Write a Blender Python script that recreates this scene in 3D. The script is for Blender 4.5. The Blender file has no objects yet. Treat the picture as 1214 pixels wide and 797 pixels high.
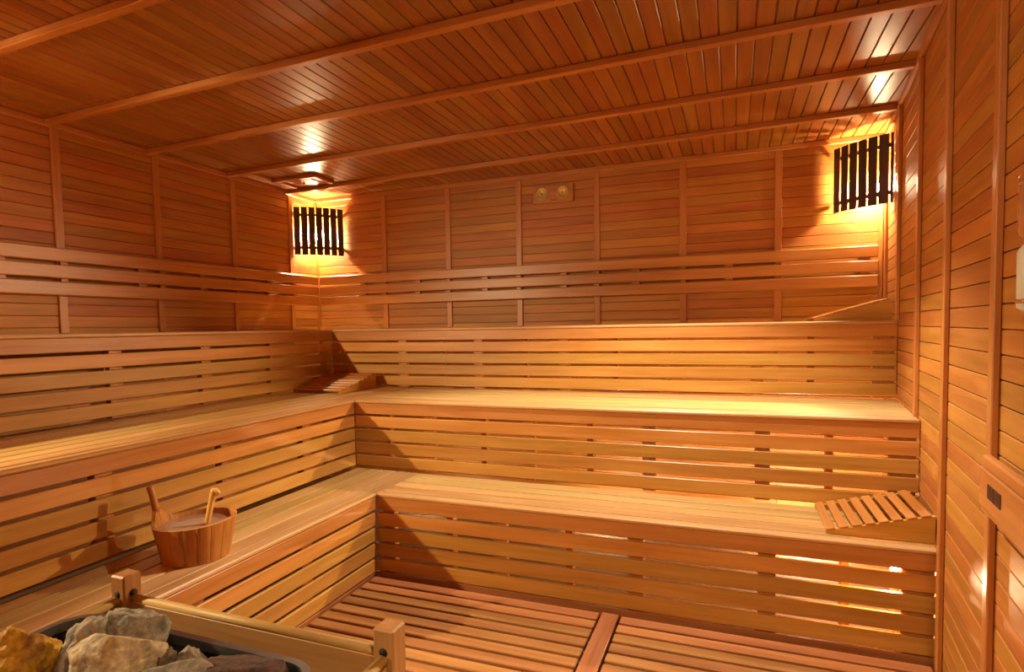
import bpy, math, random
from mathutils import Vector, Matrix, noise
random.seed(7)
C = bpy.context.scene.collection
S = bpy.context.scene

# ------------------------------------------------------------------ camera
CAM = Vector((-0.8611, 0.0, 1.4169))
YAW, PIT, ROL = 0.36818, -0.05027, -0.01690
FPX, PPX, PPY = 690.42, 604.31, 422.52
fw = Vector((-math.sin(YAW)*math.cos(PIT), math.cos(YAW)*math.cos(PIT), math.sin(PIT)))
rt = Vector((math.cos(YAW), math.sin(YAW), 0.0))
up = rt.cross(fw)
rt, up = rt*math.cos(ROL)+up*math.sin(ROL), -rt*math.sin(ROL)+up*math.cos(ROL)
cd = bpy.data.cameras.new('camera')
cam = bpy.data.objects.new('camera', cd); C.objects.link(cam)
m = Matrix((rt, up, -fw)).transposed().to_4x4(); m.translation = CAM
cam.matrix_world = m
cd.sensor_width = 36.0
cd.lens = FPX*36.0/1214.0
cd.shift_x = -(PPX-607.0)/1214.0
cd.shift_y = (PPY-398.5)/1214.0
cd.clip_start = 0.05
S.camera = cam

# ------------------------------------------------------------------ light, exposure
S.view_settings.view_transform = 'Standard'
S.view_settings.look = 'None'
S.view_settings.gamma = 1.0
S.view_settings.use_curve_mapping = False
S.view_settings.exposure = 0.15
W_STR = 0.18
W_COL = (1.0, 0.80, 0.58)
BULB_COL = (1.0, 0.78, 0.44)
BULB_BACK_L, BULB_BACK_R = 3400.0, 2000.0
BULB_FRONT_L, BULB_FRONT_R = 2600.0, 2000.0
SPOT_BACK_R, SPOT_FRONT_L, SPOT_FRONT_R = 350.0, 400.0, 0.0  # extra spots added at the corner lamps to brighten benches and risers
SPOT_CEILING = 255.0; SPOT_COL = (1.0, 0.90, 0.73)   # ceiling downlight strength and tint
BULB_UNDER = 2600.0
w = bpy.data.worlds.new('world'); S.world = w; w.use_nodes = True
w.node_tree.nodes['Background'].inputs[0].default_value = (*W_COL, 1)
w.node_tree.nodes['Background'].inputs[1].default_value = W_STR
try:
    S.cycles.use_denoising = True
    S.cycles.max_bounces = 10
    S.cycles.diffuse_bounces = 7
    S.cycles.sample_clamp_indirect = 6.0
    S.cycles.use_light_tree = True
except Exception:
    pass

# ------------------------------------------------------------------ materials
def nodes(name):
    mt = bpy.data.materials.new(name); mt.use_nodes = True
    nt = mt.node_tree
    return mt, nt, nt.nodes['Principled BSDF']

def wood(name, axis, dark, light, rough=0.42, var=0.30, bump=0.06, fine=30.0, knots=True):
    mt, nt, b = nodes(name)
    N = nt.nodes.new; L = nt.links.new
    tc = N('ShaderNodeTexCoord'); ge = N('ShaderNodeNewGeometry')
    off = N('ShaderNodeVectorMath'); off.operation = 'SCALE'; off.inputs[0].default_value = (7.3, 11.1, 5.7)
    L(ge.outputs['Random Per Island'], off.inputs['Scale'])
    add = N('ShaderNodeVectorMath'); add.operation = 'ADD'
    L(tc.outputs['Object'], add.inputs[0]); L(off.outputs[0], add.inputs[1])
    mp = N('ShaderNodeMapping')
    sc = [fine]*3; sc['xyz'.index(axis)] = 1.6
    mp.inputs['Scale'].default_value = sc
    L(add.outputs[0], mp.inputs[0])
    n1 = N('ShaderNodeTexNoise'); n1.inputs['Scale'].default_value = 1.0
    n1.inputs['Detail'].default_value = 5; n1.inputs['Roughness'].default_value = 0.62; n1.inputs['Distortion'].default_value = 0.6
    L(mp.outputs[0], n1.inputs[0])
    mp2 = N('ShaderNodeMapping'); s2 = [9.0]*3; s2['xyz'.index(axis)] = 1.1
    mp2.inputs['Scale'].default_value = s2
    L(add.outputs[0], mp2.inputs[0])
    n2 = N('ShaderNodeTexNoise'); n2.inputs['Scale'].default_value = 1.0; n2.inputs['Detail'].default_value = 3
    L(mp2.outputs[0], n2.inputs[0])
    mx = N('ShaderNodeMath'); mx.operation = 'ADD'
    L(n1.outputs[0], mx.inputs[0]); L(n2.outputs[0], mx.inputs[1])
    mr = N('ShaderNodeMapRange'); mr.inputs[1].default_value = 0.72; mr.inputs[2].default_value = 1.22
    L(mx.outputs[0], mr.inputs[0])
    mix = N('ShaderNodeMix'); mix.data_type = 'RGBA'
    mix.inputs[6].default_value = (*dark, 1); mix.inputs[7].default_value = (*light, 1)
    L(mr.outputs[0], mix.inputs[0])
    # board to board tone
    hs = N('ShaderNodeHueSaturation')
    vr = N('ShaderNodeMapRange'); vr.inputs[3].default_value = 1.0-var; vr.inputs[4].default_value = 1.0+var*0.8
    L(ge.outputs['Random Per Island'], vr.inputs[0]); L(vr.outputs[0], hs.inputs['Value'])
    mo = N('ShaderNodeMath'); mo.operation = 'MULTIPLY'; mo.inputs[1].default_value = 13.7
    L(ge.outputs['Random Per Island'], mo.inputs[0])
    fr = N('ShaderNodeMath'); fr.operation = 'FRACT'; L(mo.outputs[0], fr.inputs[0])
    hr = N('ShaderNodeMapRange'); hr.inputs[3].default_value = 0.488; hr.inputs[4].default_value = 0.51
    L(fr.outputs[0], hr.inputs[0]); L(hr.outputs[0], hs.inputs['Hue'])
    L(mix.outputs[2], hs.inputs['Color'])
    L(hs.outputs[0], b.inputs['Base Color'])
    b.inputs['Roughness'].default_value = rough
    rr = N('ShaderNodeMapRange'); rr.inputs[3].default_value = rough-0.06; rr.inputs[4].default_value = rough+0.08
    L(n1.outputs[0], rr.inputs[0]); L(rr.outputs[0], b.inputs['Roughness'])
    bp = N('ShaderNodeBump'); bp.inputs['Strength'].default_value = bump*3; bp.inputs['Distance'].default_value = 0.003
    L(n1.outputs[0], bp.inputs['Height']); L(bp.outputs[0], b.inputs['Normal'])
    return mt

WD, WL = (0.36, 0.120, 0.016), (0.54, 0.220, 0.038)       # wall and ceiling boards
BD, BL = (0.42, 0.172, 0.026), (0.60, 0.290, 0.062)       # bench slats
M = {}
for a in 'xyz':
    M['wall_'+a] = wood('wall_wood_'+a, a, WD, WL, 0.52, 0.12)
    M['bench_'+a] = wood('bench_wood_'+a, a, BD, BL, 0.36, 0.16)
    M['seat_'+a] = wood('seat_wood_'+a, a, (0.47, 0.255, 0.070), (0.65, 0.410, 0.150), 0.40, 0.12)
    M['trim_'+a] = wood('trim_wood_'+a, a, (0.43, 0.170, 0.030), (0.60, 0.285, 0.064), 0.38, 0.10)
    M['dark_'+a] = wood('dark_stained_wood_'+a, a, (0.035, 0.010, 0.004), (0.085, 0.026, 0.010), 0.5, 0.2)
    M['post_'+a] = wood('oak_wood_'+a, a, (0.40, 0.205, 0.05), (0.58, 0.345, 0.11), 0.5, 0.08, fine=45)
    M['floor_'+a] = wood('floor_wood_'+a, a, (0.32, 0.12, 0.03), (0.50, 0.215, 0.065), 0.42, 0.15)
    M['pail_'+a] = wood('pail_wood_'+a, a, (0.36, 0.11, 0.022), (0.56, 0.20, 0.045), 0.38, 0.28)
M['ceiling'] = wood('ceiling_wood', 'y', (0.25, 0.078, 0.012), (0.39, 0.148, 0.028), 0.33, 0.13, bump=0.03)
M['ladle'] = wood('ladle_wood', 'z', (0.58, 0.27, 0.06), (0.72, 0.40, 0.12), 0.4, 0.05)

def plain(name, col, rough=0.5, metal=0.0, emis=None, es=0.0, nscale=20.0, nv=0.15):
    mt, nt, b = nodes(name)
    n = nt.nodes.new('ShaderNodeTexNoise'); n.inputs['Scale'].default_value = nscale; n.inputs['Detail'].default_value = 4
    tc = nt.nodes.new('ShaderNodeTexCoord'); nt.links.new(tc.outputs['Object'], n.inputs[0])
    mix = nt.nodes.new('ShaderNodeMix'); mix.data_type = 'RGBA'
    mix.inputs[6].default_value = (*[c*(1-nv) for c in col], 1); mix.inputs[7].default_value = (*[min(1, c*(1+nv)) for c in col], 1)
    nt.links.new(n.outputs[0], mix.inputs[0]); nt.links.new(mix.outputs[2], b.inputs['Base Color'])
    b.inputs['Roughness'].default_value = rough; b.inputs['Metallic'].default_value = metal
    if emis:
        b.inputs['Emission Color'].default_value = (*emis, 1); b.inputs['Emission Strength'].default_value = es
    return mt
M['steel'] = plain('brushed_steel', (0.30, 0.31, 0.33), 0.38, 0.9)
M['black_steel'] = plain('black_steel', (0.03, 0.028, 0.028), 0.5, 0.6)
M['concrete'] = plain('floor_slab', (0.20, 0.105, 0.05), 0.8, nscale=6)
M['socket'] = plain('porcelain', (0.7, 0.66, 0.6), 0.3)
M['brass'] = plain('brass', (0.72, 0.52, 0.18), 0.3, 0.6)
M['dial'] = plain('gold_dial', (0.70, 0.50, 0.15), 0.35, 0.25)
M['ink'] = plain('dark_ink', (0.06, 0.02, 0.01), 0.6)
M['copper'] = plain('copper_tint_glass', (0.55, 0.24, 0.10), 0.2, 0.3)
M['sand'] = plain('white_sand', (0.72, 0.70, 0.62), 0.5)
M['water'] = plain('pail_water', (0.42, 0.22, 0.13), 0.12, nscale=8)
M['pit'] = plain('dark_hollow', (0.02, 0.009, 0.005), 0.8)  # near-black colour standing in for the shade inside open holes
def bulb_mat(name, strength):
    return plain(name, (1, .9, .8), 0.3, 0, BULB_COL, strength)

def stone_mat(name, c1, c2, c3, warm):
    mt, nt, b = nodes(name); N = nt.nodes.new; L = nt.links.new
    tc = N('ShaderNodeTexCoord')
    n1 = N('ShaderNodeTexNoise'); n1.inputs['Scale'].default_value = 26; n1.inputs['Detail'].default_value = 8; n1.inputs['Roughness'].default_value = .7
    n2 = N('ShaderNodeTexNoise'); n2.inputs['Scale'].default_value = 11; n2.inputs['Detail'].default_value = 4; n2.inputs['Distortion'].default_value = 1.2
    n3 = N('ShaderNodeTexNoise'); n3.inputs['Scale'].default_value = 90; n3.inputs['Detail'].default_value = 6
    for n in (n1, n2, n3): L(tc.outputs['Object'], n.inputs[0])
    r1 = N('ShaderNodeValToRGB'); r1.color_ramp.elements[0].position = .35; r1.color_ramp.elements[1].position = .65
    r1.color_ramp.elements[0].color = (*c1, 1); r1.color_ramp.elements[1].color = (*c2, 1)
    L(n1.outputs[0], r1.inputs[0])
    r2 = N('ShaderNodeMapRange'); r2.inputs[1].default_value = .62-warm*.3; r2.inputs[2].default_value = .72-warm*.3
    L(n2.outputs[0], r2.inputs[0])
    mx = N('ShaderNodeMix'); mx.data_type = 'RGBA'; L(r2.outputs[0], mx.inputs[0]); L(r1.outputs[0], mx.inputs[6]); mx.inputs[7].default_value = (*c3, 1)
    hs = N('ShaderNodeHueSaturation'); vr = N('ShaderNodeMapRange'); vr.inputs[1].default_value = .3; vr.inputs[2].default_value = .7
    vr.inputs[3].default_value = .6; vr.inputs[4].default_value = 1.25
    L(n3.outputs[0], vr.inputs[0]); L(vr.outputs[0], hs.inputs['Value']); L(mx.outputs[2], hs.inputs['Color'])
    L(hs.outputs[0], b.inputs['Base Color']); b.inputs['Roughness'].default_value = .8
    bp = N('ShaderNodeBump'); bp.inputs['Strength'].default_value = .55; bp.inputs['Distance'].default_value = .006
    ad = N('ShaderNodeMath'); ad.operation = 'ADD'; L(n1.outputs[0], ad.inputs[0]); L(n3.outputs[0], ad.inputs[1])
    L(ad.outputs[0], bp.inputs['Height']); L(bp.outputs[0], b.inputs['Normal'])
    return mt

# ------------------------------------------------------------------ mesh helpers
class MB:
    """collects shapes; build() links them as ONE mesh object"""
    def __init__(s): s.v = []; s.f = []; s.sm = []
    def add(s, vs, fs, mat=None, smooth=False):
        o = len(s.v)
        s.v += [tuple((mat @ Vector(v)) if mat else v) for v in vs]
        s.f += [tuple(i+o for i in f) for f in fs]; s.sm += [smooth]*len(fs)
        return s
    def box(s, x0, x1, y0, y1, z0, z1, c=0.003, mat=None):
        h = [(x0+x1)/2, (y0+y1)/2, (z0+z1)/2]
        d = [abs(x1-x0)/2, abs(y1-y0)/2, abs(z1-z0)/2]
        c = min(c, min(d)*0.9)
        vs, idx = [], {}
        for sx in (-1, 1):
            for sy in (-1, 1):
                for sz in (-1, 1):
                    sg = (sx, sy, sz)
                    for k in range(3):
                        idx[sg, k] = len(vs)
                        vs.append(tuple(h[i]+sg[i]*(d[i] if i == k else d[i]-c) for i in range(3)))
        fs = []
        def ori(q):
            a, b_, c_ = (Vector(vs[q[i]]) for i in range(3))
            n = (b_-a).cross(c_-a); ce = sum((Vector(vs[i]) for i in q), Vector())/len(q)-Vector(h)
            return tuple(q) if n.dot(ce) > 0 else tuple(reversed(q))
        for k in range(3):
            i, j = [(1, 2), (2, 0), (0, 1)][k]
            for sk in (-1, 1):
                q = []
                for (a, b_) in ((-1, -1), (1, -1), (1, 1), (-1, 1)):
                    sg = [0]*3; sg[k] = sk; sg[i] = a; sg[j] = b_; q.append(idx[tuple(sg), k])
                fs.append(ori(q))
            for a in (-1, 1):
                for b_ in (-1, 1):                      # edges parallel to axis k
                    s0 = [0]*3; s1 = [0]*3
                    s0[k] = -1; s1[k] = 1; s0[i] = s1[i] = a; s0[j] = s1[j] = b_
                    fs.append(ori([idx[tuple(s0), i], idx[tuple(s1), i], idx[tuple(s1), j], idx[tuple(s0), j]]))
        for sx in (-1, 1):
            for sy in (-1, 1):
                for sz in (-1, 1):
                    sg = (sx, sy, sz); fs.append(ori([idx[sg, 0], idx[sg, 1], idx[sg, 2]]))
        return s.add(vs, fs, mat)
    def prism(s, poly, z0, z1, mat=None):
        n = len(poly)
        area = sum(poly[i][0]*poly[(i+1) % n][1]-poly[(i+1) % n][0]*poly[i][1] for i in range(n))
        if area < 0: poly = poly[::-1]
        vs = [(x, y, z0) for x, y in poly]+[(x, y, z1) for x, y in poly]
        fs = [tuple(range(n))[::-1], tuple(range(n, 2*n))]+[(i, (i+1) % n, n+(i+1) % n, n+i) for i in range(n)]
        return s.add(vs, fs, mat)
    def lathe(s, prof, n=24, mat=None, smooth=True, cap=True):
        vs, fs = [], []
        for r, z in prof:
            for i in range(n):
                a = 2*math.pi*i/n; vs.append((r*math.cos(a), r*math.sin(a), z))
        for k in range(len(prof)-1):
            for i in range(n):
                j = (i+1) % n; fs.append((k*n+i, k*n+j, (k+1)*n+j, (k+1)*n+i))
        if cap:
            fs.append(tuple(range(n))[::-1]); o = (len(prof)-1)*n; fs.append(tuple(range(o, o+n)))
        return s.add(vs, fs, mat, smooth)
    def tube(s, pts, rad, n=10, mat=None):
        pts = [Vector(p) for p in pts]; rads = rad if isinstance(rad, (list, tuple)) else [rad]*len(pts)
        vs, fs = [], []
        for k, p in enumerate(pts):
            t = (pts[min(k+1, len(pts)-1)]-pts[max(k-1, 0)]).normalized()
            a = t.orthogonal().normalized() if k == 0 else (a_prev - t*a_prev.dot(t)).normalized()
            a_prev = a; b_ = t.cross(a)
            for i in range(n):
                th = 2*math.pi*i/n; vs.append(tuple(p+(a*math.cos(th)+b_*math.sin(th))*rads[k]))
        for k in range(len(pts)-1):
            for i in range(n):
                j = (i+1) % n; fs.append((k*n+i, k*n+j, (k+1)*n+j, (k+1)*n+i))
        fs.append(tuple(range(n))[::-1]); o = (len(pts)-1)*n; fs.append(tuple(range(o, o+n)))
        return s.add(vs, fs, mat, True)
    def ball(s, c, r, n=12):
        prof = [(max(1e-4, r*math.sin(math.pi*i/n)), c[2]-r*math.cos(math.pi*i/n)) for i in range(n+1)]
        return s.lathe(prof, 16, Matrix.Translation((c[0], c[1], 0)), True)
    def build(s, name, material, parent=None, local=False, **kw):
        me = bpy.data.meshes.new(name)
        v = s.v
        if parent is not None and not local:
            inv = parent.matrix_basis.inverted() if parent.parent is None else (parent.parent.matrix_basis @ parent.matrix_basis).inverted()
            v = [tuple(inv @ Vector(p)) for p in v]
        me.from_pydata(v, [], s.f); me.update()
        me.polygons.foreach_set('use_smooth', s.sm)
        me.materials.append(M[material] if isinstance(material, str) else material)
        o = bpy.data.objects.new(name, me); C.objects.link(o)
        if parent is not None: o.parent = parent
        for k, val in kw.items(): o[k] = val
        return o

def thing(name, label, cat, loc=(0, 0, 0), rz=0.0, group=None):
    o = bpy.data.objects.new(name, None); C.objects.link(o)
    o.location = loc; o.rotation_euler = (0, 0, rz); o.empty_display_size = 0.1
    o.matrix_basis = Matrix.Translation(loc) @ Matrix.Rotation(rz, 4, 'Z')
    o['label'] = label; o['category'] = cat
    if group: o['group'] = group
    return o
def struct(o, label, cat):
    o['kind'] = 'structure'; o['label'] = label; o['category'] = cat
    return o
def copy_tree(o, parent=None):
    c = o.copy(); C.objects.link(c)
    if parent: c.parent = parent
    for ch in list(o.children): copy_tree(ch, c)
    return c

# ------------------------------------------------------------------ room dimensions
XL, YB, YF = -4.753, 4.787, -0.05
ZF, ZC = -0.07, 2.715
SK = 0.10105
RA = math.atan(SK)
def xr(y): return SK*(y-3.5)                     # face of the right wall
RW = Matrix.Translation((-SK*3.5, 0, 0)) @ Matrix.Rotation(-RA, 4, 'Z')   # local y runs along the right wall
PITCH = 0.0728
BAT = [XL+0.792, XL+1.470, XL+2.150, XL+2.833, XL+3.517, XL+4.195]
BAT_X = [-3.961, -3.283, -2.600, -1.919, -1.236, -0.558]
BAT_L = [0.36, 1.035, 1.71, 2.39, 3.056, 3.745, 4.415]
BAT_R = [0.10, 0.76, 1.43, 2.10, 2.775, 3.425, 4.12, 4.72]

def planks(mb, along, a0, a1, cuts, z0, z1, face, depth, mat=None, flip=1):
    """horizontal tongue and groove boards; face = coordinate of the visible face, boards go back by depth*flip"""
    z = z0; edges = [a0]+[c for c in cuts if a0 < c < a1]+[a1]
    while z < z1-0.01:
        zt = min(z+PITCH, z1)
        for e0, e1 in zip(edges[:-1], edges[1:]):
            f0, f1 = sorted((face, face+flip*depth))
            if along == 'x': mb.box(e0+.0005, e1-.0005, f0, f1, z+.0017, zt-.0017, .0022, mat)
            else: mb.box(f0, f1, e0+.0005, e1-.0005, z+.0017, zt-.0017, .0022, mat)
        z = zt

# ---- back wall
b = MB(); planks(b, 'x', XL, 0.17, BAT_X, ZF, ZC, YB, .014)
b.box(XL-.12, 0.25, YB+.0142, YB+.10, ZF-.1, ZC+.1, .001)
struct(b.build('wall_back', 'wall_x'), 'back wall clad in horizontal wooden boards', 'wall')
# ---- left wall
b = MB(); planks(b, 'y', YF, YB, BAT_L, ZF, ZC, XL, .014, None, -1)
b.box(XL-.10, XL-.0142, YF-.1, YB+.1, ZF-.1, ZC+.1, .001)
struct(b.build('wall_left', 'wall_y'), 'left wall clad in horizontal wooden boards', 'wall')
# ---- right wall (a little out of square)
b = MB(); planks(b, 'y', YF, YB+.03, BAT_R, ZF, ZC, 0, .014, None, 1)
b.box(.0142, .10, YF-.1, YB+.15, ZF-.1, ZC+.1, .001)
o = b.build('wall_right', 'wall_y'); o.matrix_basis = RW
struct(o, 'right wall clad in horizontal wooden boards', 'wall')
# ---- front wall with the doorway the photograph is taken from
b = MB(); planks(b, 'x', XL, -1.42, BAT_X, ZF, ZC, YF, .014, None, -1)
planks(b, 'x', -1.42, xr(0)+.01, [], 2.05, ZC, YF, .014, None, -1)
b.box(XL-.12, -1.42, YF-.10, YF-.0142, ZF-.1, ZC+.1, .001)
b.box(-1.42, xr(0)+.1, YF-.10, YF-.0142, 2.05, ZC+.1, .001)
struct(b.build('wall_front', 'wall_x'), 'front wall with an open doorway at its right end', 'wall')
# ---- floor slab
b = MB(); b.box(XL-.12, .3, YF-.12, YB+.12, ZF-.10, ZF, .001)
struct(b.build('floor', 'concrete'), 'dark floor under the slatted wooden mats', 'floor')
# ---- ceiling: boards run front to back
BEAMS = [(1.70, 1.585), (2.352, 2.235), (3.004, 2.855), (3.690, 3.525), (4.372, 4.180)]
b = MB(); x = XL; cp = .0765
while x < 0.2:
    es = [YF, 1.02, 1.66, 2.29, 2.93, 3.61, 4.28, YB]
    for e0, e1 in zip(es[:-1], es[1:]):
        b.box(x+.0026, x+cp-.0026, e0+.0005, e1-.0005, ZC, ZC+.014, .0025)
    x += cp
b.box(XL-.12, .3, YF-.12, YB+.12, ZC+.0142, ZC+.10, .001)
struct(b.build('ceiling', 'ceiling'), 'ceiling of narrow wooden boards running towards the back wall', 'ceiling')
ordinal = ['first', 'second', 'third', 'fourth', 'fifth', 'sixth', 'seventh', 'eighth']
tn = [0]
def trim(mb, mat, label, mw=None):
    tn[0] += 1
    o = mb.build('trim_%d' % tn[0], mat)
    if mw is not None: o.matrix_basis = mw
    return struct(o, label, 'trim')
for k, (yl, yr) in enumerate(BEAMS):
    b = MB(); x0, x1 = XL+.022, xr(yr)-.022
    ang = math.atan2(yr-yl, x1-x0); ln = math.hypot(x1-x0, yr-yl)
    b.box(0, ln, -.021, .021, -.034, -.0005, .003)
    trim(b, 'trim_x', '%s ceiling batten counted from the back wall, running wall to wall' % ordinal[4-k],
         Matrix.Translation((x0, yl, ZC)) @ Matrix.Rotation(ang, 4, 'Z'))
# crown trims
b = MB(); b.box(XL+.022, .10, YB-.021, YB-.0005, ZC-.036, ZC-.0005, .003)
trim(b, 'trim_x', 'long thin wooden strip where back wall meets ceiling')
b = MB(); b.box(XL+.0005, XL+.021, YF+.001, YB-.001, ZC-.036, ZC-.0005, .003)
trim(b, 'trim_y', 'long thin wooden strip where left wall meets ceiling')
b = MB(); b.box(-.021, -.0005, YF+.01, YB+.02, ZC-.036, ZC-.0005, .003)
trim(b, 'trim_y', 'long thin wooden strip where right wall meets ceiling', RW)
# wall battens
ZT3 = 1.420
for k, bx_ in enumerate(BAT_X):
    b = MB(); b.box(bx_-.025, bx_+.025, YB-.014, YB-.0005, ZT3+.004, ZC-.037, .003)
    trim(b, 'trim_z', '%s upright wooden batten from the left corner on the back wall' % ordinal[k])
for k, by_ in enumerate(BAT_L[2:]):
    b = MB(); b.box(XL+.0005, XL+.014, by_-.025, by_+.025, ZT3+.004, ZC-.037, .003)
    trim(b, 'trim_z', '%s upright wooden batten from the back corner on the left wall' % ordinal[4-k])
for k, by_ in enumerate(BAT_R[2:]):
    b = MB()
    zlo = ZF+.001 if by_ < 2.8 else (.474 if by_ < 3.3 else (.942 if by_ < 4.12 else ZT3+.004))
    b.box(-.020, -.0005, by_-.024, by_+.024, zlo, ZC-.037, .003)
    trim(b, 'trim_z', '%s upright wooden batten from the back corner on the right wall' % ordinal[5-k], RW)
b = MB(); b.box(XL+.0005, XL+.022, YB-.022, YB-.0005, ZT3+.004, ZC-.037, .003)
trim(b, 'trim_z', 'corner strip where left and back walls meet')
b = MB(); b.box(.082, .108, YB-.022, YB-.0005, ZT3+.004, ZC-.037, .003)
trim(b, 'trim_z', 'corner strip where back and right walls meet')

# ------------------------------------------------------------------ benches
TIERS = [dict(n='lower', z=.471, zb=.002, xl=-2.790, yb=2.816, xi=-3.281, yi=3.309),
         dict(n='middle', z=.939, zb=.474, xl=-3.281, yb=3.309, xi=-4.080, yi=4.117),
         dict(n='top', z=1.420, zb=.942, xl=-4.080, yb=4.117, xi=XL, yi=YB)]
YS = 0.06        # front end of the left hand benches
LIP = .021
for T in TIERS:
    zl = T['z']-LIP
    h = zl-T['zb']; p = h/5.0; g = .0165
    last = T['n'] == 'top'
    # ----- run along the back
    lab = {'lower': 'lowest slatted wooden bench along the back, at knee height above the floor',
           'middle': 'middle slatted wooden bench along the back wall side, between lowest and top tiers',
           'top': 'highest slatted wooden bench along the back wall, seat seen edge on'}[T['n']]
    t = thing('sauna_bench', lab, 'bench', ((T['xl']+0)/2, T['yb']+.2, 0 if T['n'] == 'lower' else T['zb']), 0, 'stepped sauna benches')
    x0 = T['xl']+.004
    s_ = MB(); xe = xr(T['yb'])-.004
    for k in range(5):
        zt = zl-.001-k*p
        s_.box(x0, xe, T['yb'], T['yb']+.020, zt-p+g, zt, .003)
    s_.build('riser', 'bench_x', t)
    if T['n'] == 'lower':
        kb = MB(); kb.box(x0, xe, T['yb']+.002, T['yb']+.022, ZF+.001, T['zb']+.008, .002); kb.build('kick_board', 'floor_x', t)
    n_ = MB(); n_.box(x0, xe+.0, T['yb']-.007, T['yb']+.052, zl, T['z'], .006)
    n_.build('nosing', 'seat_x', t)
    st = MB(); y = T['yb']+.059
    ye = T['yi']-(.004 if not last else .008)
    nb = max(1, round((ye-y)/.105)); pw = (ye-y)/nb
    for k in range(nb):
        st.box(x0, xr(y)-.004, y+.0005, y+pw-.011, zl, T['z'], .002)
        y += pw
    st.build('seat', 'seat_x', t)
    for sx in (-.72, -1.31, -2.03, -2.72, -3.4, -4.05):
        if sx-.05 > T['xl']: MB().box(sx-.037, sx+.037, T['yb']+.0205, T['yb']+.065, max(T['zb'], .002), zl-.0005, .002).build('stud', 'bench_z', t)
    for sx in (-.40, -1.66, -2.35, -3.06):
        if sx-.05 > T['xl']: MB().box(sx-.018, sx+.018, T['yb']+.066, T['yb']+.12, max(T['zb'], .002), zl-.0005, .002).build('stud', 'bench_z', t)
    xw = xr(T['yb'])
    MB().box(xw-.131, xw-.012, T['yb']+.0205, T['yb']+.060, max(T['zb'], .002), zl-.0005, .002).build('stud', 'bench_z', t)
    # ----- run along the left wall
    lab = {'lower': 'lowest slatted wooden bench on the left, carrying the wooden pail',
           'middle': 'middle slatted wooden bench on the left, between lowest and top tiers',
           'top': 'highest slatted wooden bench along the left wall, seat seen edge on'}[T['n']]
    t = thing('sauna_bench', lab, 'bench', (T['xl']-.2, 2.0, 0 if T['n'] == 'lower' else T['zb']), 0, 'stepped sauna benches')
    ye = T['yi']-(.004 if not last else .008)
    yr_ = T['yb']-.001
    s_ = MB()
    for k in range(5):
        zt = zl-.001-k*p
        s_.box(T['xl']-.020, T['xl'], YS, yr_, zt-p+g, zt, .003)
    s_.build('riser', 'bench_y', t)
    if T['n'] == 'lower':
        kb = MB(); kb.box(T['xl']-.022, T['xl']-.002, YS, yr_, ZF+.001, T['zb']+.008, .002); kb.build('kick_board', 'floor_y', t)
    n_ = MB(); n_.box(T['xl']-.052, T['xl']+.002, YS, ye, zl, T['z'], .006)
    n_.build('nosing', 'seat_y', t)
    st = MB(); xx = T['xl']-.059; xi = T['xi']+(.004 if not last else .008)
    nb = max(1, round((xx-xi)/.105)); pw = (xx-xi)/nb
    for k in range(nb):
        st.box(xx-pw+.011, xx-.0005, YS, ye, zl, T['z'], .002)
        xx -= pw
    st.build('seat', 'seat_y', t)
    for sy in (.3, 1.0, 1.62, 2.25, 2.85, 3.45):
        if sy+.05 < T['yb']: MB().box(T['xl']-.065, T['xl']-.0205, sy-.037, sy+.037, max(T['zb'], .002), zl-.0005, .002).build('stud', 'bench_z', t)

# ------------------------------------------------------------------ backrests on the walls
RZ = [(1.862, 1.944), (1.760, 1.842), (1.656, 1.740)]
t = thing('backrest', 'three horizontal backrest rails fixed along the back wall', 'backrest', (-2.3, YB, 1.8), 0, 'wall backrests')
for z0, z1 in RZ:
    b = MB(); b.box(XL+.062, .075, YB-.060, YB-.036, z0, z1, .006); b.build('rail', 'bench_x', t)
for sx in BAT_X+[-4.2, -3.6, -2.92, -2.2, -1.6, -.9, 0.0]:
    b = MB(); wd = .022 if sx in BAT_X else .03
    b.box(sx-wd, sx+wd, YB-.0355, YB-(.0145 if sx in BAT_X else .0005), 1.665, 1.935, .002); b.build('spacer', 'trim_z', t)
t = thing('backrest', 'three horizontal backrest rails fixed along the left wall', 'backrest', (XL, 2.3, 1.8), 0, 'wall backrests')
for z0, z1 in RZ:
    b = MB(); b.box(XL+.036, XL+.060, YF+.02, YB-.062, z0, z1, .006); b.build('rail', 'bench_y', t)
for sy in BAT_L[1:]+[1.35, 2.05, 2.9, 3.4, 4.1]:
    b = MB(); wd = .022 if sy in BAT_L else .03
    b.box(XL+(.0145 if sy in BAT_L else .0005), XL+.0355, sy-wd, sy+wd, 1.665, 1.935, .002); b.build('spacer', 'trim_z', t)

# ------------------------------------------------------------------ slatted floor mats
def mat_run(x0a, x0b, label):
    t = thing('duckboard', label, 'floor mat', ((x0a+x0b)/2 if x0b else -.75, 1.4, ZF), 0, 'slatted floor mats')
    b = MB(); y = 2.776
    while y > 0.05:
        x1 = x0b if x0b is not None else xr(y-.06)-.026
        b.box(x0a, x1, y-.063, y, -.024, -.001, .004); y -= .0845
    b.build('slats', 'floor_x', t)
    xm = x0b if x0b is not None else xr(0)-.08
    for fx in (.06, .5, .94):
        c_ = x0a+(xm-x0a)*fx
        b = MB(); b.box(c_-.025, c_+.025, .06, 2.776, ZF+.0005, -.0245, .002); b.build('bearer', 'floor_y', t)
mat_run(-2.782, -1.478, 'slatted wooden floor mat left of the divider board')
mat_run(-1.372, None, 'slatted wooden floor mat right of the divider board')
b = MB(); b.box(-1.467, -1.383, .03, 2.790, ZF+.001, .0005, .003)
o = b.build('divider_board', 'floor_y'); o['label'] = 'flat wooden board dividing the two slatted floor mats'; o['category'] = 'board'

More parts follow.
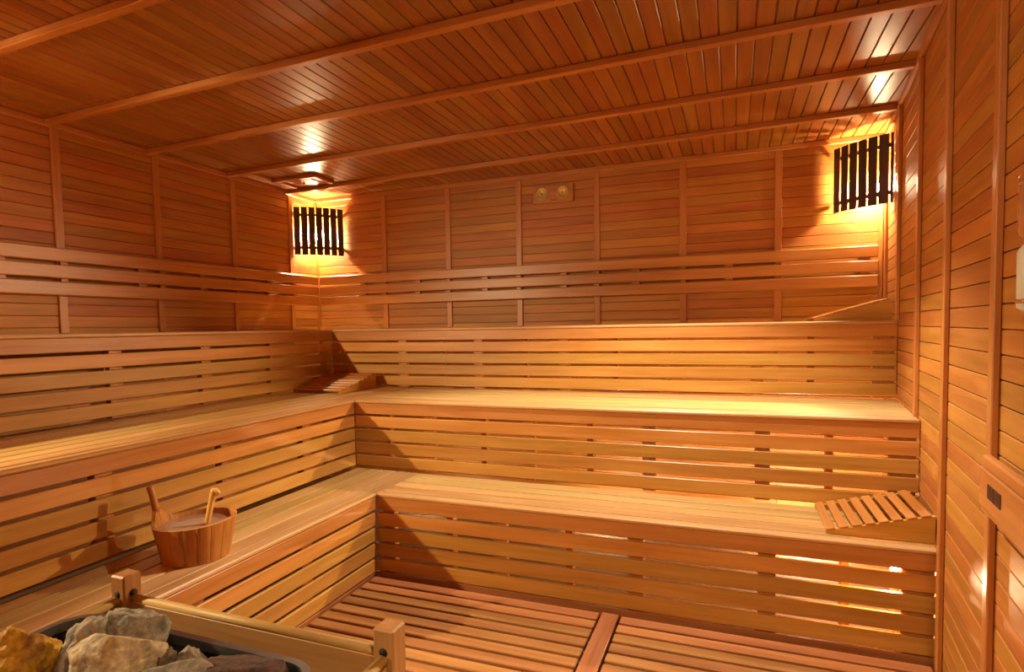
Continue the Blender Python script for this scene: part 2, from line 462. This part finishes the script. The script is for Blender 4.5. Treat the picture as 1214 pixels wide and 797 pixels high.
# ------------------------------------------------------------------ headrests
def headrest(label, mw_loc, rz, L, Wd, H, n=8, gap=.012):
    """low end at local x=0, high end at x=L; width along local y"""
    t = thing('headrest', label, 'headrest', mw_loc, rz, 'wedge headrests on the benches')
    tilt = math.atan2(H-.03, L)
    for yy in (0.0, Wd-.02):
        b = MB(); b.prism([(0, .0005), (L, .0005), (L, H-.014), (0, .014)], 0, .02,
                          Matrix.Translation((0, yy+.02, 0)) @ Matrix.Rotation(math.pi/2, 4, 'X'))
        b.build('side_panel', 'bench_x', t, local=True)
    b = MB(); b.box(L-.02, L-.001, .0205, Wd-.0205, .0005, H-.018, .002); b.build('end_board', 'bench_y', t, local=True)
    sl = math.hypot(L, H-.028); p = sl/n
    for k in range(n):
        b = MB(); b.box(k*p+.001, (k+1)*p-gap+.001, -.003, Wd+.003, .0005, .010, .002,
                        Matrix.Translation((0, 0, .0145)) @ Matrix.Rotation(-tilt, 4, 'Y'))
        b.build('slat', 'bench_y', t, local=True)
    return t
headrest('slatted wedge headrest on the lowest bench, against the right wall', (-.477, 2.885, .471), 0.0, .408, .395, .135, 8, .015)
headrest('slatted wedge headrest on the middle bench, in the left back corner', (-3.60, 3.58, .939), math.pi/2, .46, .44, .130, 8, .022)
headrest('wedge headrest on the top bench at right, seen from its plain side', (-.385, 4.165, 1.420), 0.0, .425, .40, .145)

# ------------------------------------------------------------------ corner lamps
def corner_lamp(label, loc, rz, strength, bz, name, by=.122, br=.030, spot=0, tilt=25, cone=105):
    """local origin in the wall corner at the foot of the shade; the room lies towards -y"""
    t = thing('corner_lamp', label, 'lamp', loc, rz, 'corner lamps')
    hw, d, bul, H, n = .225, .228, .035, .45, 7
    def pos(x): return -(d+bul*(1-(x/hw)**2))
    p = (2*hw+.012)/n
    for k in range(n):
        x = -hw+p*(k+.5)-.006
        a = math.atan(2*bul*x/hw**2)
        b = MB(); b.box(-(p-.0105)/2, (p-.0105)/2, -.009, .0, 0, H, .002, Matrix.Translation((x, pos(x), 0)) @ Matrix.Rotation(a, 4, 'Z'))
        b.build('slat', 'dark_z', t, local=True)
    for z in (.07, .375):
        b = MB()
        for k in range(12):
            x0, x1 = -hw+.004+(2*hw-.008)*k/12, -hw+.004+(2*hw-.008)*(k+1)/12
            y0, y1 = pos(x0)+.0025, pos(x1)+.0025
            b.add([(x0, y0, z-.013), (x1, y1, z-.013), (x1, y1+.015, z-.013), (x0, y0+.015, z-.013),
                   (x0, y0, z+.013), (x1, y1, z+.013), (x1, y1+.015, z+.013), (x0, y0+.015, z+.013)],
                  [(0, 3, 2, 1), (4, 5, 6, 7), (0, 1, 5, 4), (2, 3, 7, 6)]+([(0, 4, 7, 3)] if k == 0 else [])+([(1, 2, 6, 5)] if k == 11 else []))
        b.build('batten', 'dark_x', t, local=True)
    b = MB(); b.lathe([(.030, 0), (.030, .012), (.020, .02), (.020, .055), (.016, .058)], 18,
                      Matrix.Translation((0, -by+.087, bz)) @ Matrix.Rotation(math.pi/2, 4, 'X'))
    b.box(-.015, .015, -by+.082, -by+.087, bz-.04, bz+.04, .002)
    b.build('socket', 'socket', t, local=True)
    b = MB(); b.ball((0, -by, bz), br)
    b.build('bulb', bulb_mat(name, strength), t, local=True, label='glowing bulb')
    if spot:
        ld = bpy.data.lights.new('reflector_lamp', 'SPOT'); ld.energy = spot; ld.color = BULB_COL  # added spot without a fixture, boosts the light this corner throws
        ld.shadow_soft_size = .018; ld.spot_size = math.radians(cone); ld.spot_blend = .55
        lo_ = bpy.data.objects.new('reflector_lamp', ld); C.objects.link(lo_); lo_.parent = t
        lo_.location = (0, -.19, .004); lo_.rotation_euler = (math.radians(-(90-tilt)), 0, 0)
    return t
corner_lamp('glowing lamp behind dark slats in the left back corner under the ceiling', (XL+.004, YB-.004, 2.135), math.radians(45), BULB_BACK_L, .21, 'bulb_glow_a', .060)
corner_lamp('glowing lamp behind dark slats in the right back corner under the ceiling', (.124, YB-.004, 2.185), math.radians(-42), BULB_BACK_R, .145, 'bulb_glow_b', spot=SPOT_BACK_R, tilt=22, cone=72)
corner_lamp('slatted corner lamp at the front end of the left wall', (XL+.004, YF+.004, 2.15), math.radians(135), BULB_FRONT_L, .145, 'bulb_glow_c', spot=SPOT_FRONT_L)
corner_lamp('slatted corner lamp above the doorway at the right wall', (xr(0)-.006, YF+.004, 2.15), math.radians(-138), BULB_FRONT_R, .145, 'bulb_glow_d', spot=SPOT_FRONT_R)

# lamps under the benches, seen as light in the gaps
def under_lamp(label, loc, strength, name, r=.022):
    h = loc[2]-ZF
    t = thing('under_bench_lamp', label, 'lamp', (loc[0], loc[1], ZF), 0, 'lamps under the benches')
    b = MB(); b.ball((0, 0, h), r); b.build('bulb', bulb_mat(name, strength), t, local=True)
    b = MB(); b.lathe([(.045, .0005), (.045, .012), (.014, .016), (.014, h-.05), (r*.9, h-.045), (r*.9, h-r*.75)], 16); b.build('holder', 'pail_z', t, local=True)
under_lamp('bright bulb glimpsed through a gap of the lowest bench riser at right', (-.205, 2.935, .327), BULB_UNDER*2.2, 'bulb_glow_e', .013)
under_lamp('lamp on the floor under the benches near the right wall', (-.42, 4.15, .06), BULB_UNDER, 'bulb_glow_f')
under_lamp('lamp on the floor under the middle of the back benches', (-1.75, 4.25, .06), BULB_UNDER*.35, 'bulb_glow_g')
under_lamp('lamp on the floor under the benches in the left back corner', (-3.25, 4.25, .06), BULB_UNDER*.15, 'bulb_glow_h')

# ------------------------------------------------------------------ ceiling downlight tucked behind a batten
t = thing('ceiling_downlight', 'small spotlight set in the ceiling, tucked behind the third batten from the back wall', 'lamp', (-1.32, 2.950, ZC-.0005))
b = MB(); b.lathe([(.026, 0), (.026, -.004), (.022, -.006), (.020, -.003), (.020, -.0005)], 28, None, True, False); b.build('ring', 'brass', t, local=True)
b = MB(); b.lathe([(.0001, -.002), (.0195, -.002)], 28, None, False, False); b.build('lens', bulb_mat('downlight_lens', 12.0), t, local=True)
ld = bpy.data.lights.new('downlight', 'SPOT'); ld.energy = SPOT_CEILING; ld.color = SPOT_COL; ld.shadow_soft_size = .005
ld.spot_size = math.radians(104); ld.spot_blend = .45
lo_ = bpy.data.objects.new('downlight', ld); C.objects.link(lo_); lo_.parent = t; lo_.location = (0, 0, -.012)

# ------------------------------------------------------------------ ceiling vent
t = thing('ceiling_vent', 'square wooden vent panel in the ceiling near the left back corner', 'vent', (-4.32, 4.12, ZC))
b = MB()
zc0 = ZC-.030
b.box(-4.555, -4.505, 3.985, 4.245, zc0, ZC-.0005, .003); b.build('rail', 'wall_y', t)
b = MB(); b.box(-4.155, -4.105, 3.985, 4.245, zc0, ZC-.0005, .003)
b.build('rail', 'wall_y', t)
b = MB(); b.box(-4.504, -4.156, 3.985, 4.025, zc0, ZC-.0005, .003); b.build('rail', 'wall_x', t)
b = MB(); b.box(-4.46, -4.20, 4.06, 4.20, ZC-.022, ZC-.0005, .003); b.build('slide_panel', 'wall_x', t)
b = MB(); b.lathe([(.012, 0), (.012, .012), (.007, .016)], 14, Matrix.Translation((-4.33, 4.13, ZC-.0385))); b.build('knob', 'wall_z', t)

# ------------------------------------------------------------------ thermometer and hygrometer plaque
t = thing('thermometer_plaque', 'small wooden plaque with two round gold dials high on the back wall', 'thermometer', (-2.286, YB-.0005, 2.53))
b = MB(); b.box(-.176, .176, -.022, 0, -.075, .075, .004); b.build('plaque', 'trim_x', t, local=True)
for sx, ang in ((-.092, math.radians(48)), (.088, 0.0)):
    mt_ = Matrix.Translation((sx, -.0225, .004)) @ Matrix.Rotation(math.pi/2, 4, 'X')
    b = MB(); b.lathe([(.052, 0), (.053, .006), (.050, .012), (.046, .012), (.045, .008), (.0001, .008)], 32, mt_, True)
    dl = b.build('dial', 'dial', t, local=True, label='round gold dial')
    b = MB()
    for k in range(11):
        a = math.radians(-130+26*k)
        b.box(-.0012, .0012, .034, .041, .0081, .0088, .0001, mt_ @ Matrix.Rotation(a, 4, 'Z'))
    b.build('scale', 'ink', dl, local=True)
    b = MB(); mr_ = mt_ @ Matrix.Rotation(ang, 4, 'Z')
    b.prism([(-.0022, -.012), (.0022, -.012), (.0012, .036), (-.0012, .036)], .0092, .0106, mr_)
    b.lathe([(.005, .009), (.005, .0125)], 12, mr_)
    b.build('needle', 'ink', dl, local=True)
fc = bpy.data.curves.new('lettering', 'FONT'); fc.body = 'Sauna'; fc.size = .026; fc.extrude = .0004; fc.align_x = 'CENTER'
fo = bpy.data.objects.new('lettering_source', fc); C.objects.link(fo)
dg = bpy.context.evaluated_depsgraph_get()
me = bpy.data.meshes.new_from_object(fo.evaluated_get(dg)); me.name = 'lettering'
bpy.data.objects.remove(fo); me.materials.clear(); me.materials.append(M['ink'])
lo = bpy.data.objects.new('lettering', me); C.objects.link(lo); lo.parent = t
lo.location = (.008, -.0228, -.058); lo.rotation_euler = (math.pi/2, 0, 0)

# ------------------------------------------------------------------ right wall: box and sand timer
def on_right(name, label, cat, y, z):
    t = bpy.data.objects.new(name, None); C.objects.link(t)
    t.matrix_basis = RW @ Matrix.Translation((-.0005, y, z)); t['label'] = label; t['category'] = cat
    return t
t = on_right('wall_box', 'wooden box with two dark inset windows, low on the right wall', 'wall box', 1.76, .946)
b = MB(); b.box(-.045, -.0205, -.30, .285, -.083, .083, .006); b.build('case', 'trim_y', t, local=True)
b = MB(); b.box(-.054, -.0455, -.28, .265, -.058, .052, .006); b.build('lid', 'trim_y', t, local=True)
for yy in (.145, .085):
    b = MB(); b.box(-.0565, -.0545, yy-.028, yy+.028, -.018, .022, .001); b.build('inset_window', 'dark_y', t, local=True)
b = MB(); b.box(-.0200, -.0005, -.28, .11, -.07, .07, .003); b.build('backing', 'trim_y', t, local=True)
t = on_right('sand_timer', 'tall sand timer with white sand on the right wall at the photo edge', 'sand timer', 1.692, 1.432)
b = MB(); b.box(-.016, -.0005, -.022, .022, -.03, .36, .004); b.build('backboard', 'trim_z', t, local=True)
ax = Matrix.Translation((-.044, .0, 0)) @ Matrix.Scale(.81, 4)
b = MB(); b.lathe([(.010, .0), (.027, .012), (.028, .17), (.018, .188), (.006, .197)], 20, ax); b.build('lower_vial', 'sand', t, local=True, label='vial full of white sand')
b = MB(); b.lathe([(.006, .200), (.018, .209), (.028, .227), (.028, .385), (.012, .398)], 20, ax); b.build('upper_vial', 'copper', t, local=True, label='copper tinted empty vial')
for z in (.03, .365):
    b = MB(); b.lathe([(.0295, z-.006), (.0295, z+.006)], 20, ax); b.box(-.022, -.0165, -.008, .008, .81*z-.005, .81*z+.005, .001); b.build('clip', 'copper', t, local=True)

# ------------------------------------------------------------------ pail and ladle
PC = (-2.985, 1.780, .472)
t = thing('water_pail', 'small wooden stave pail with one raised handle on the left bench', 'pail', PC, math.radians(21.1))
n = 18; RB, RT, HP, TH = .130, .160, .158, .013
def ring(f): return RB+(RT-RB)*f
hid = n//2
for k in range(n):
    b = MB(); a0 = 2*math.pi*k/n; a1 = 2*math.pi*(k+1)/n; e = .005
    vs = []; nz = 6
    dk = min(abs(k-hid), abs(k-hid+1))
    rise = .0
    ks = 4
    for iz in range(nz+1):
        for ia in range(ks+1):
            a = a0+e+(a1-a0-2*e)*ia/ks
            aa = (a-math.pi)
            top = HP+.050*math.exp(-(aa/.30)**2)+.006*math.cos(a)
            f = iz/nz; z = top*f; r = ring(min(z/HP, 1.25))
            edge = .0015 if ia in (0, ks) else 0
            vs.append(((r-edge)*math.cos(a), (r-edge)*math.sin(a), z))
    m0 = len(vs)
    for iz in range(nz+1):
        for ia in range(ks+1):
            v = vs[iz*(ks+1)+ia]; rr = math.hypot(v[0], v[1]); q = (rr-TH)/rr
            vs.append((v[0]*q, v[1]*q, v[2]))
    fs = []
    w_ = ks+1
    for iz in range(nz):
        for ia in range(ks):
            i = iz*w_+ia
            fs.append((i, i+1, i+1+w_, i+w_)); fs.append((m0+i, m0+i+w_, m0+i+1+w_, m0+i+1))
    for ia in range(ks):
        fs.append((ia+1, ia, m0+ia, m0+ia+1)); i = nz*w_+ia; fs.append((i, i+1, m0+i+1, m0+i))
    for iz in range(nz):
        i = iz*w_; fs.append((i, i+w_, m0+i+w_, m0+i)); i = iz*w_+ks; fs.append((i+w_, i, m0+i, m0+i+w_))
    b.add(vs, fs); 
    b.build('stave', 'pail_z', t, local=True)
b = MB(); b.lathe([(.0001, .012), (RB-TH+.002, .012), (RB-TH+.002, .022), (.0001, .022)], 30, None, False, False); b.build('bottom', 'pail_x', t, local=True)
b = MB()
b.lathe([(.0001, .136), (ring(.85)-TH-.001, .136)], 36, None, True, False)
b.build('water', 'water', t, local=True, label='brownish water near the rim')
b = MB(); b.tube([(-.162, 0, .190), (-.166, .0, .215), (-.176, .0, .262), (-.184, 0, .296), (-.185, 0, .300)], [.0150, .0145, .0135, .0145, .011], 12)
b.build('handle', 'pail_z', t, local=True, label='upright stick handle')
LC = PC
t = thing('ladle', 'wooden ladle leaning in the pail with its handle sticking out', 'ladle', PC, math.radians(21.1))
h0, h1 = Vector((.036, -.010, .060)), Vector((.085, .0, .285))
b = MB(); b.tube([h0, h0.lerp(h1, .5), h0.lerp(h1, .95), h1], [.0105, .0120, .0130, .0115], 12); b.build('shaft', 'ladle', t, local=True)
b = MB(); b.tube([h1+Vector((-.004, 0, -.010)), h1+Vector((.008, 0, -.008)), h1+Vector((.016, .0, -.018)), h1+Vector((.014, 0, -.026))], [.011, .012, .011, .008], 10); b.build('hook', 'ladle', t, local=True)
b = MB(); b.lathe([(.010, 0), (.034, .012), (.042, .034), (.040, .036), (.030, .014), (.0001, .006)], 20, Matrix.Translation((.0, -.015, .030)), True, False); b.build('bowl', 'ladle', t, local=True)

# ------------------------------------------------------------------ heater, guard and stones
t = thing('sauna_heater', 'steel sauna heater full of stones inside a wooden guard', 'heater', (-1.77, .45, ZF))
def rrect(x0, x1, y0, y1, r, n=7):
    P = []
    for cx, cy, a in ((x1-r, y1-r, 0), (x0+r, y1-r, 90), (x0+r, y0+r, 180), (x1-r, y0+r, 270)):
        for i in range(n+1):
            th = math.radians(a+90*i/n); P.append((cx+r*math.cos(th), cy+r*math.sin(th)))
    return P
def shell(po, pi, z0, z1, floor_z=None):
    n_ = len(po); vs = [(x, y, z0) for x, y in po]+[(x, y, z1) for x, y in po]+[(x, y, z1) for x, y in pi]+[(x, y, z0 if floor_z is None else floor_z) for x, y in pi]
    fs = []
    for i in range(n_):
        j = (i+1) % n_
        fs += [(i, j, n_+j, n_+i), (n_+i, n_+j, 2*n_+j, 2*n_+i), (2*n_+i, 2*n_+j, 3*n_+j, 3*n_+i)]
    if floor_z is not None: fs.append(tuple(range(3*n_, 4*n_)))
    return vs, fs
HX0, HX1, HY0, HY1, HZ = -2.068, -1.480, .10, .753, .868
b = MB(); b.add(*shell(rrect(HX0, HX1, HY0, HY1, .065), rrect(HX0+.004, HX1-.004, HY0+.004, HY1-.004, .061), .03, HZ-.018, .793)); b.build('body', 'black_steel', t)
b = MB(); b.add(*shell(rrect(HX0-.001, HX1+.001, HY0-.001, HY1+.001, .066), rrect(HX0+.012, HX1-.012, HY0+.012, HY1-.012, .054), HZ-.0175, HZ)); b.build('rim', 'steel', t, label='bare steel rim')
for fx, fy in ((HX0+.08, HY0+.08), (HX1-.08, HY0+.08), (HX0+.08, HY1-.08), (HX1-.08, HY1-.08)):
    b = MB(); b.lathe([(.025, .0), (.02, .0295)], 14, Matrix.Translation((fx, fy, 0))); b.build('foot', 'black_steel', t)
t = thing('heater_guard', 'wooden guard rail with square posts around the stone heater', 'guard rail', (-1.77, .5, 0))
PL, PR, PY, PZ = -2.104, -1.432, .862, .893
def post(px, py, label=None):
    b = MB(); b.box(px-.021, px+.021, py-.021, py+.021, .001, PZ, .0035)
    o = b.build('post', 'post_z', t); 
    if label: o['label'] = label
    for s_, ax_ in ((-1, 'y'),):
        pass
    return o
for px, py, sd in ((PL, PY, 1), (PR, PY, -1), (PL, .06, 1), (PR, .06, -1)):
    o = post(px, py)
    yd = -1 if py > .3 else 1
    b = MB(); b.lathe([(.0085, 0), (.0085, .0016)], 14, Matrix.Translation((px, py+yd*.0212, .852)) @ Matrix.Rotation(yd*math.pi/2, 4, 'X') if yd < 0 else Matrix.Translation((px, py+.0212, .852)) @ Matrix.Rotation(-math.pi/2, 4, 'X'))
    b.lathe([(.0085, 0), (.0085, .0016)], 14, Matrix.Translation((px+sd*.0212, py, .852)) @ Matrix.Rotation(sd*math.pi/2, 4, 'Y'))
    b.build('dowel_hole', 'pit', o)  # flat discs on the post faces, hole shade painted in
for y_ in (PY, .06):
    b = MB(); b.tube([(PL+.0235, y_, .840), (PR-.0235, y_, .840)], .0090, 14); b.build('top_rail', 'post_x', t)
    b = MB(); b.box(PL+.0215, PR-.0215, y_-.008, y_+.008, .64, .8345, .002); b.build('board', 'post_x', t)
for x_ in (PL, PR):
    b = MB(); b.tube([(x_, .0835, .838), (x_, PY-.0235, .838)], .0105, 14); b.build('top_rail', 'post_y', t)
    b = MB(); b.box(x_-.008, x_+.008, .0815, PY-.0215, .64, .8275, .002); b.build('board', 'post_y', t)

G1, G2, OC = (.16, .14, .115), (.42, .38, .31), (.62, .33, .04)
def stone(label, c, size, rz, seed, mats, rough=.25, tilt=(0, 0)):
    rnd = random.Random(seed); b = MB()
    import bmesh
    bm = bmesh.new(); bmesh.ops.create_icosphere(bm, subdivisions=5, radius=1.0)
    planes = []
    for k in range(13):
        d_ = Vector((rnd.gauss(0, 1), rnd.gauss(0, 1), rnd.gauss(0, 1))).normalized(); planes.append((d_, rnd.uniform(.62, .92)))
    so = Vector((seed*3.1, seed*1.7, seed*.9))
    R = Matrix.Rotation(rz, 4, 'Z') @ Matrix.Rotation(tilt[0], 4, 'X') @ Matrix.Rotation(tilt[1], 4, 'Y')
    for v in bm.verts:
        p = v.co.copy(); r = 1.0
        for d_, h_ in planes:
            dd = p.dot(d_)
            if dd > 1e-3: r = min(r, h_/dd)
        r *= 1+rough*.30*(noise.noise(p*2.2+so))+rough*.22*noise.noise(p*5.5+so)+rough*.14*noise.noise(p*13+so)
        v.co = R @ Vector((p.x*r*size[0]/2/.82, p.y*r*size[1]/2/.82, p.z*r*size[2]/2/.82))
    vs = [tuple(v.co) for v in bm.verts]; fs = [tuple(v.index for v in f.verts) for f in bm.faces]; bm.free()
    b.add(vs, fs, None, True)
    zmin = min(v[2] for v in vs)
    o = b.build('sauna_stone', stone_mat('stone_%d' % seed, *mats)); o.location = (c[0], c[1], c[2] if c[2] is not None else .795-zmin)
    o['label'] = label; o['category'] = 'stone'; o['group'] = 'stones in the heater'
    return o
IR = math.radians(21.1)
stone('rough ochre yellow stone at the far left of the heater', (-2.000, .598, .850), (.10, .10, .115), IR, 11, ((.26, .105, .018), (.56, .30, .05), (.62, .34, .025), .7), .42)
stone('upright grey stone with yellow patches next to the ochre one', (-1.912, .655, .847), (.085, .085, .13), IR, 12, ((.25, .23, .19), (.52, .48, .40), (.58, .30, .02), .35), .30, (.1, .35))
stone('large pale yellow and grey stone in the middle of the heater', (-1.806, .632, .876), (.145, .085, .095), IR, 33, ((.36, .30, .20), (.74, .62, .38), (.48, .27, .07), .35), .2, (0, -.25))
stone('grey pointed stone with a rusty left end behind the pale one', (-1.862, .704, .862), (.115, .065, .120), IR, 14, ((.23, .22, .18), (.48, .45, .38), (.48, .20, .03), .2), .3, (0, -.35))  # orange patches scattered at random over the grey
stone('rounded beige stone right of the grey pointed one', (-1.730, .700, .850), (.052, .05, .065), IR, 25, ((.22, .18, .13), (.36, .31, .23), (.4, .22, .08), .2), .2)
stone('small brown angular stone wedged beside the beige one', (-1.752, .676, .852), (.036, .04, .065), IR, 16, ((.10, .065, .04), (.22, .16, .11), (.2, .12, .06), .2), .35)
stone('low grey stone at the bottom edge of the picture', (-1.690, .635, .862), (.125, .075, .065), IR, 27, ((.17, .155, .13), (.36, .32, .25), (.32, .18, .07), .3), .2)
stone('flat dark purplish stone at the right of the heater', (-1.622, .692, .848), (.15, .09, .07), IR, 18, ((.045, .022, .018), (.12, .062, .048), (.15, .08, .05), .2), .3)
for k, (sx, sy, sz, a) in enumerate(((-1.97, .46, .84, .3), (-1.84, .52, .84, 1.2), (-1.70, .51, .84, 2.0), (-1.56, .55, .84, .7), (-1.90, .30, .84, 1.9), (-1.72, .29, .84, 2.7), (-1.57, .34, .84, .2))):
    stone(['grey stone below the picture edge at heater left', 'tan stone just in front of the large pale yellow one', 'grey stone in front of the low grey one',
           'dark stone at the heater side nearest the floor mat', 'grey stone at the heater front left', 'tan stone at the heater front middle', 'dark stone at the heater front right'][k],
          (sx, sy, sz), (.12, .105, .095), a, 40+k, (G1, G2, OC, .3), .25)
